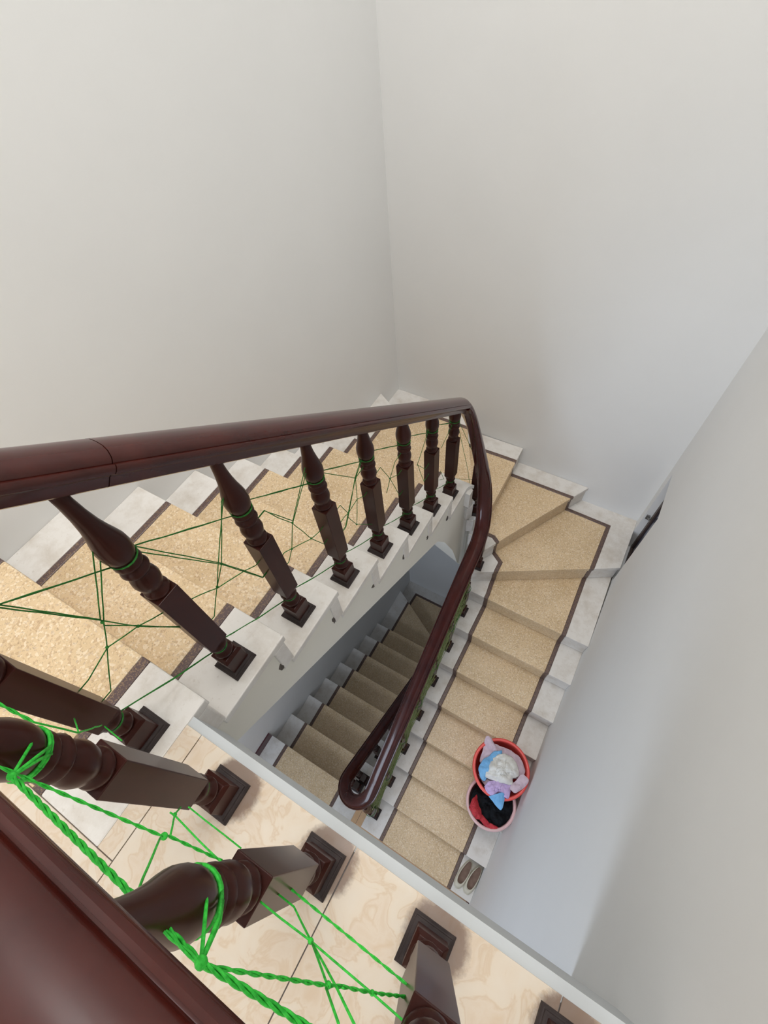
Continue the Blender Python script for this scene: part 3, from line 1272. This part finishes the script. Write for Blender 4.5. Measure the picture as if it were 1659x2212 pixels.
def cloth(name, outline, z0, dome, seed, material, label, cat='garment', wr=0.018, freq=14.0, edge=0.0):
    """crumpled cloth: plan outline (x, y[, z offset]) filled with concentric rings, raised and wrinkled"""
    cx = sum(p[0] for p in outline) / len(outline)
    cy = sum(p[1] for p in outline) / len(outline)
    # resample outline smoothly
    P = smooth_path([Vector((p[0], p[1], p[2] if len(p) > 2 else 0.0)) for p in outline] + [Vector((outline[0][0], outline[0][1], outline[0][2] if len(outline[0]) > 2 else 0.0))], 8)[:-1]
    n, rg = len(P), 22
    b = bmesh.new()
    cz = sum(p.z for p in P) / n
    rings = []
    for j in range(1, rg + 1):
        u = j / rg
        ring_ = []
        for p in P:
            x = cx + (p.x - cx) * u
            y = cy + (p.y - cy) * u
            q = Vector((x * freq, y * freq, seed * 3.7))
            wz = noise.noise(q) + 0.6 * noise.noise(q * 2.3) - 0.7 * abs(noise.noise(q * 3.3)) - 0.35 * abs(noise.noise(q * 6.7))
            z = z0 + cz * (1 - u) + p.z * u + dome * (1 - u ** 2.2) + wr * wz * (1.15 - 0.3 * u)
            jx = 0.008 * noise.noise(q * 1.7 + Vector((9, 0, 0)))
            ring_.append(b.verts.new((x + jx, y - jx, z)))
        rings.append(ring_)
    q = Vector((cx * freq, cy * freq, seed * 3.7))
    cv = b.verts.new((cx, cy, z0 + cz + dome + wr * noise.noise(q)))
    for i in range(n):
        b.faces.new((cv, rings[0][i], rings[0][(i + 1) % n]))
    for a, c in zip(rings[:-1], rings[1:]):
        for i in range(n):
            k = (i + 1) % n
            b.faces.new((a[i], a[k], c[k], c[i]))
    o = obj(name, b, material, None, smooth=True)
    o.location = (0, 0, 0)
    s = o.modifiers.new('thick', 'SOLIDIFY')
    s.thickness = 0.006
    s.offset = -1
    tag(o, label, cat)
    return o


def at_z(a, c, z):
    d = px_ray(950 + 0.22613 * a, 1500 + 0.22613 * c)
    p = CAM + d * ((z - CAM.z) / d.z)
    return (p.x, p.y)


ZR = zk(17) + 0.315
def ol(pts, z):
    out = []
    for q in pts:
        x, y = at_z(q[0], q[1], z + (q[2] if len(q) > 2 else 0))
        out.append((x, y, q[2] if len(q) > 2 else 0.0))
    return out


cloth('garment', ol([(430, 480, .02), (440, 400, .06), (475, 395, .06), (520, 470, .03), (640, 520), (750, 590), (800, 680), (810, 770), (700, 800, -.02), (560, 700, -.04), (430, 650, -.02), (380, 620)], ZR - 0.01),
      ZR - 0.015, 0.005, 1, 'c_mauve', 'dusty mauve garment lining the red basket with a raised corner', wr=0.014)
cloth('garment', ol([(370, 720), (400, 660), (470, 600), (520, 550, .01), (590, 545, .01), (570, 620), (480, 700), (450, 790), (430, 830, -.01), (390, 790)], ZR + 0.005),
      ZR + 0.008, 0.016, 2, 'c_blue', 'sky blue garment tucked along the left side of the red basket', wr=0.012)
cloth('garment', ol([(370, 760), (430, 860), (520, 960), (640, 1000), (600, 880), (480, 800)], ZR - 0.02), ZR - 0.03, 0.01, 3, 'c_mauve', 'pale mauve fold low inside the red basket')
cloth('garment', ol([(425, 880), (470, 840), (560, 820), (680, 850), (665, 930), (650, 985), (600, 950), (550, 930), (500, 965), (450, 930)], ZR + 0.01),
      ZR + 0.012, 0.018, 4, 'c_lilac', 'lilac garment bunched below the white cloth in the red basket', wr=0.016, freq=20)
cloth('garment', ol([(470, 975), (540, 950, .02), (600, 930, .02), (615, 990), (600, 1060, -.01), (580, 1092, -.02), (530, 1050, -.01)], ZR + 0.012),
      ZR + 0.012, 0.008, 5, 'c_blue', 'sky blue cloth tip hanging over the rim of the red basket', wr=0.006)
cloth('garment', ol([(665, 900), (720, 840), (790, 770, .02), (850, 825, .02), (800, 890), (720, 945)], ZR + 0.015),
      ZR + 0.015, 0.01, 6, 'c_mauve', 'pale mauve cloth flap at the right of the red basket', wr=0.007)
cloth('garment', ol([(440, 790), (460, 700), (510, 620), (570, 570), (660, 580), (720, 640), (755, 760), (700, 800), (690, 850), (600, 845), (530, 825)], ZR + 0.03),
      ZR + 0.028, 0.035, 7, 'c_white', 'white cloth crumpled on top of the red basket', wr=0.024, freq=16)
ZP = zk(18) + 0.285
n_ = 18
cloth('garment', [(B2.x + 0.142 * math.cos(2 * PI * i / n_) + 0.008, B2.y + 0.142 * math.sin(2 * PI * i / n_), 0.012 * math.sin(i * 2.1)) for i in range(n_)],
      ZP - 0.02, 0.035, 8, 'c_black', 'black washing heaped in the pale pink basket', wr=0.02, freq=18)
cloth('garment', ol([(275, 1070, .02), (310, 1000, .02), (350, 960), (365, 1050), (390, 1110), (385, 1190), (350, 1190), (310, 1130, .01)], ZP + 0.005),
      ZP + 0.006, 0.014, 9, 'c_red', 'red garment at the left edge of the pale pink basket', wr=0.012, freq=20)
cloth('garment', ol([(370, 1180), (400, 1150), (470, 1240), (560, 1280), (540, 1300), (460, 1280)], ZP - 0.01), ZP - 0.004, 0.01, 10, 'c_red',
      'dark red fold along the front of the pale pink basket', wr=0.008)


# ------------------------------------------------------------------ shoes
def shoe(cx, cy, z, L, W, ang, label, mirror=1):
    t_ = empty('shoe', (cx, cy, z))
    t_.rotation_euler = (0, 0, ang)
    tag(t_, label, 'shoe', 'pair of slip-on shoes')

    def outline(s, n=28):
        out = []
        for i in range(n):
            a = 2 * PI * i / n
            y = -math.cos(a) * L / 2 * s
            wdt = W / 2 * (1.0 + 0.13 * (-y / (L / 2))) * s
            x = math.sin(a) * wdt * (1 if abs(math.sin(a)) < 1e-6 else abs(math.sin(a)) ** -0.28)
            out.append((x + mirror * 0.004 * (y / L) ** 2, y))
        return out
    b = bmesh.new()
    prism(b, outline(1.04), 0.016, 0.0)
    obj('sole', b, 'shoe', t_, local=True, bevel=0.003)
    # upper: wall rising from the sole to an oval opening, closed over the toe
    b = bmesh.new()
    o0, o1 = outline(1.0), outline(0.93)
    op = [(x * 0.74, y * 0.80 + 0.014) for x, y in outline(1.0)]
    opz = [0.052 + 0.012 * max(0, y / (L / 2)) for x, y in op]
    lv = [([(p[0], p[1]) for p in o0], [0.014] * 28), ([(p[0], p[1]) for p in o1], [0.040] * 28), (op, opz), ([(p[0] * 0.96, p[1]) for p in op], [v - 0.006 for v in opz])]
    rings = [[b.verts.new((p[0], p[1], zz)) for p, zz in zip(P, Z)] for P, Z in lv]
    for a, c in zip(rings[:-1], rings[1:]):
        for i in range(28):
            k = (i + 1) % 28
            b.faces.new((a[i], a[k], c[k], c[i]))
    obj('upper', b, 'shoe', t_, smooth=True, local=True)
    b = bmesh.new()
    prism(b, [(p[0] * 0.99, p[1]) for p in op], 0.036, 0.017)
    obj('insole', b, 'insole', t_, local=True)
    return t_


shoe(0.952, -0.048, zk(20), 0.205, 0.076, math.radians(-9), 'off-white slip-on shoe with taupe insole, farther from the wall', -1)
shoe(1.026, -0.045, zk(20), 0.205, 0.076, math.radians(-9), 'off-white slip-on shoe with taupe insole, close to the wall', 1)
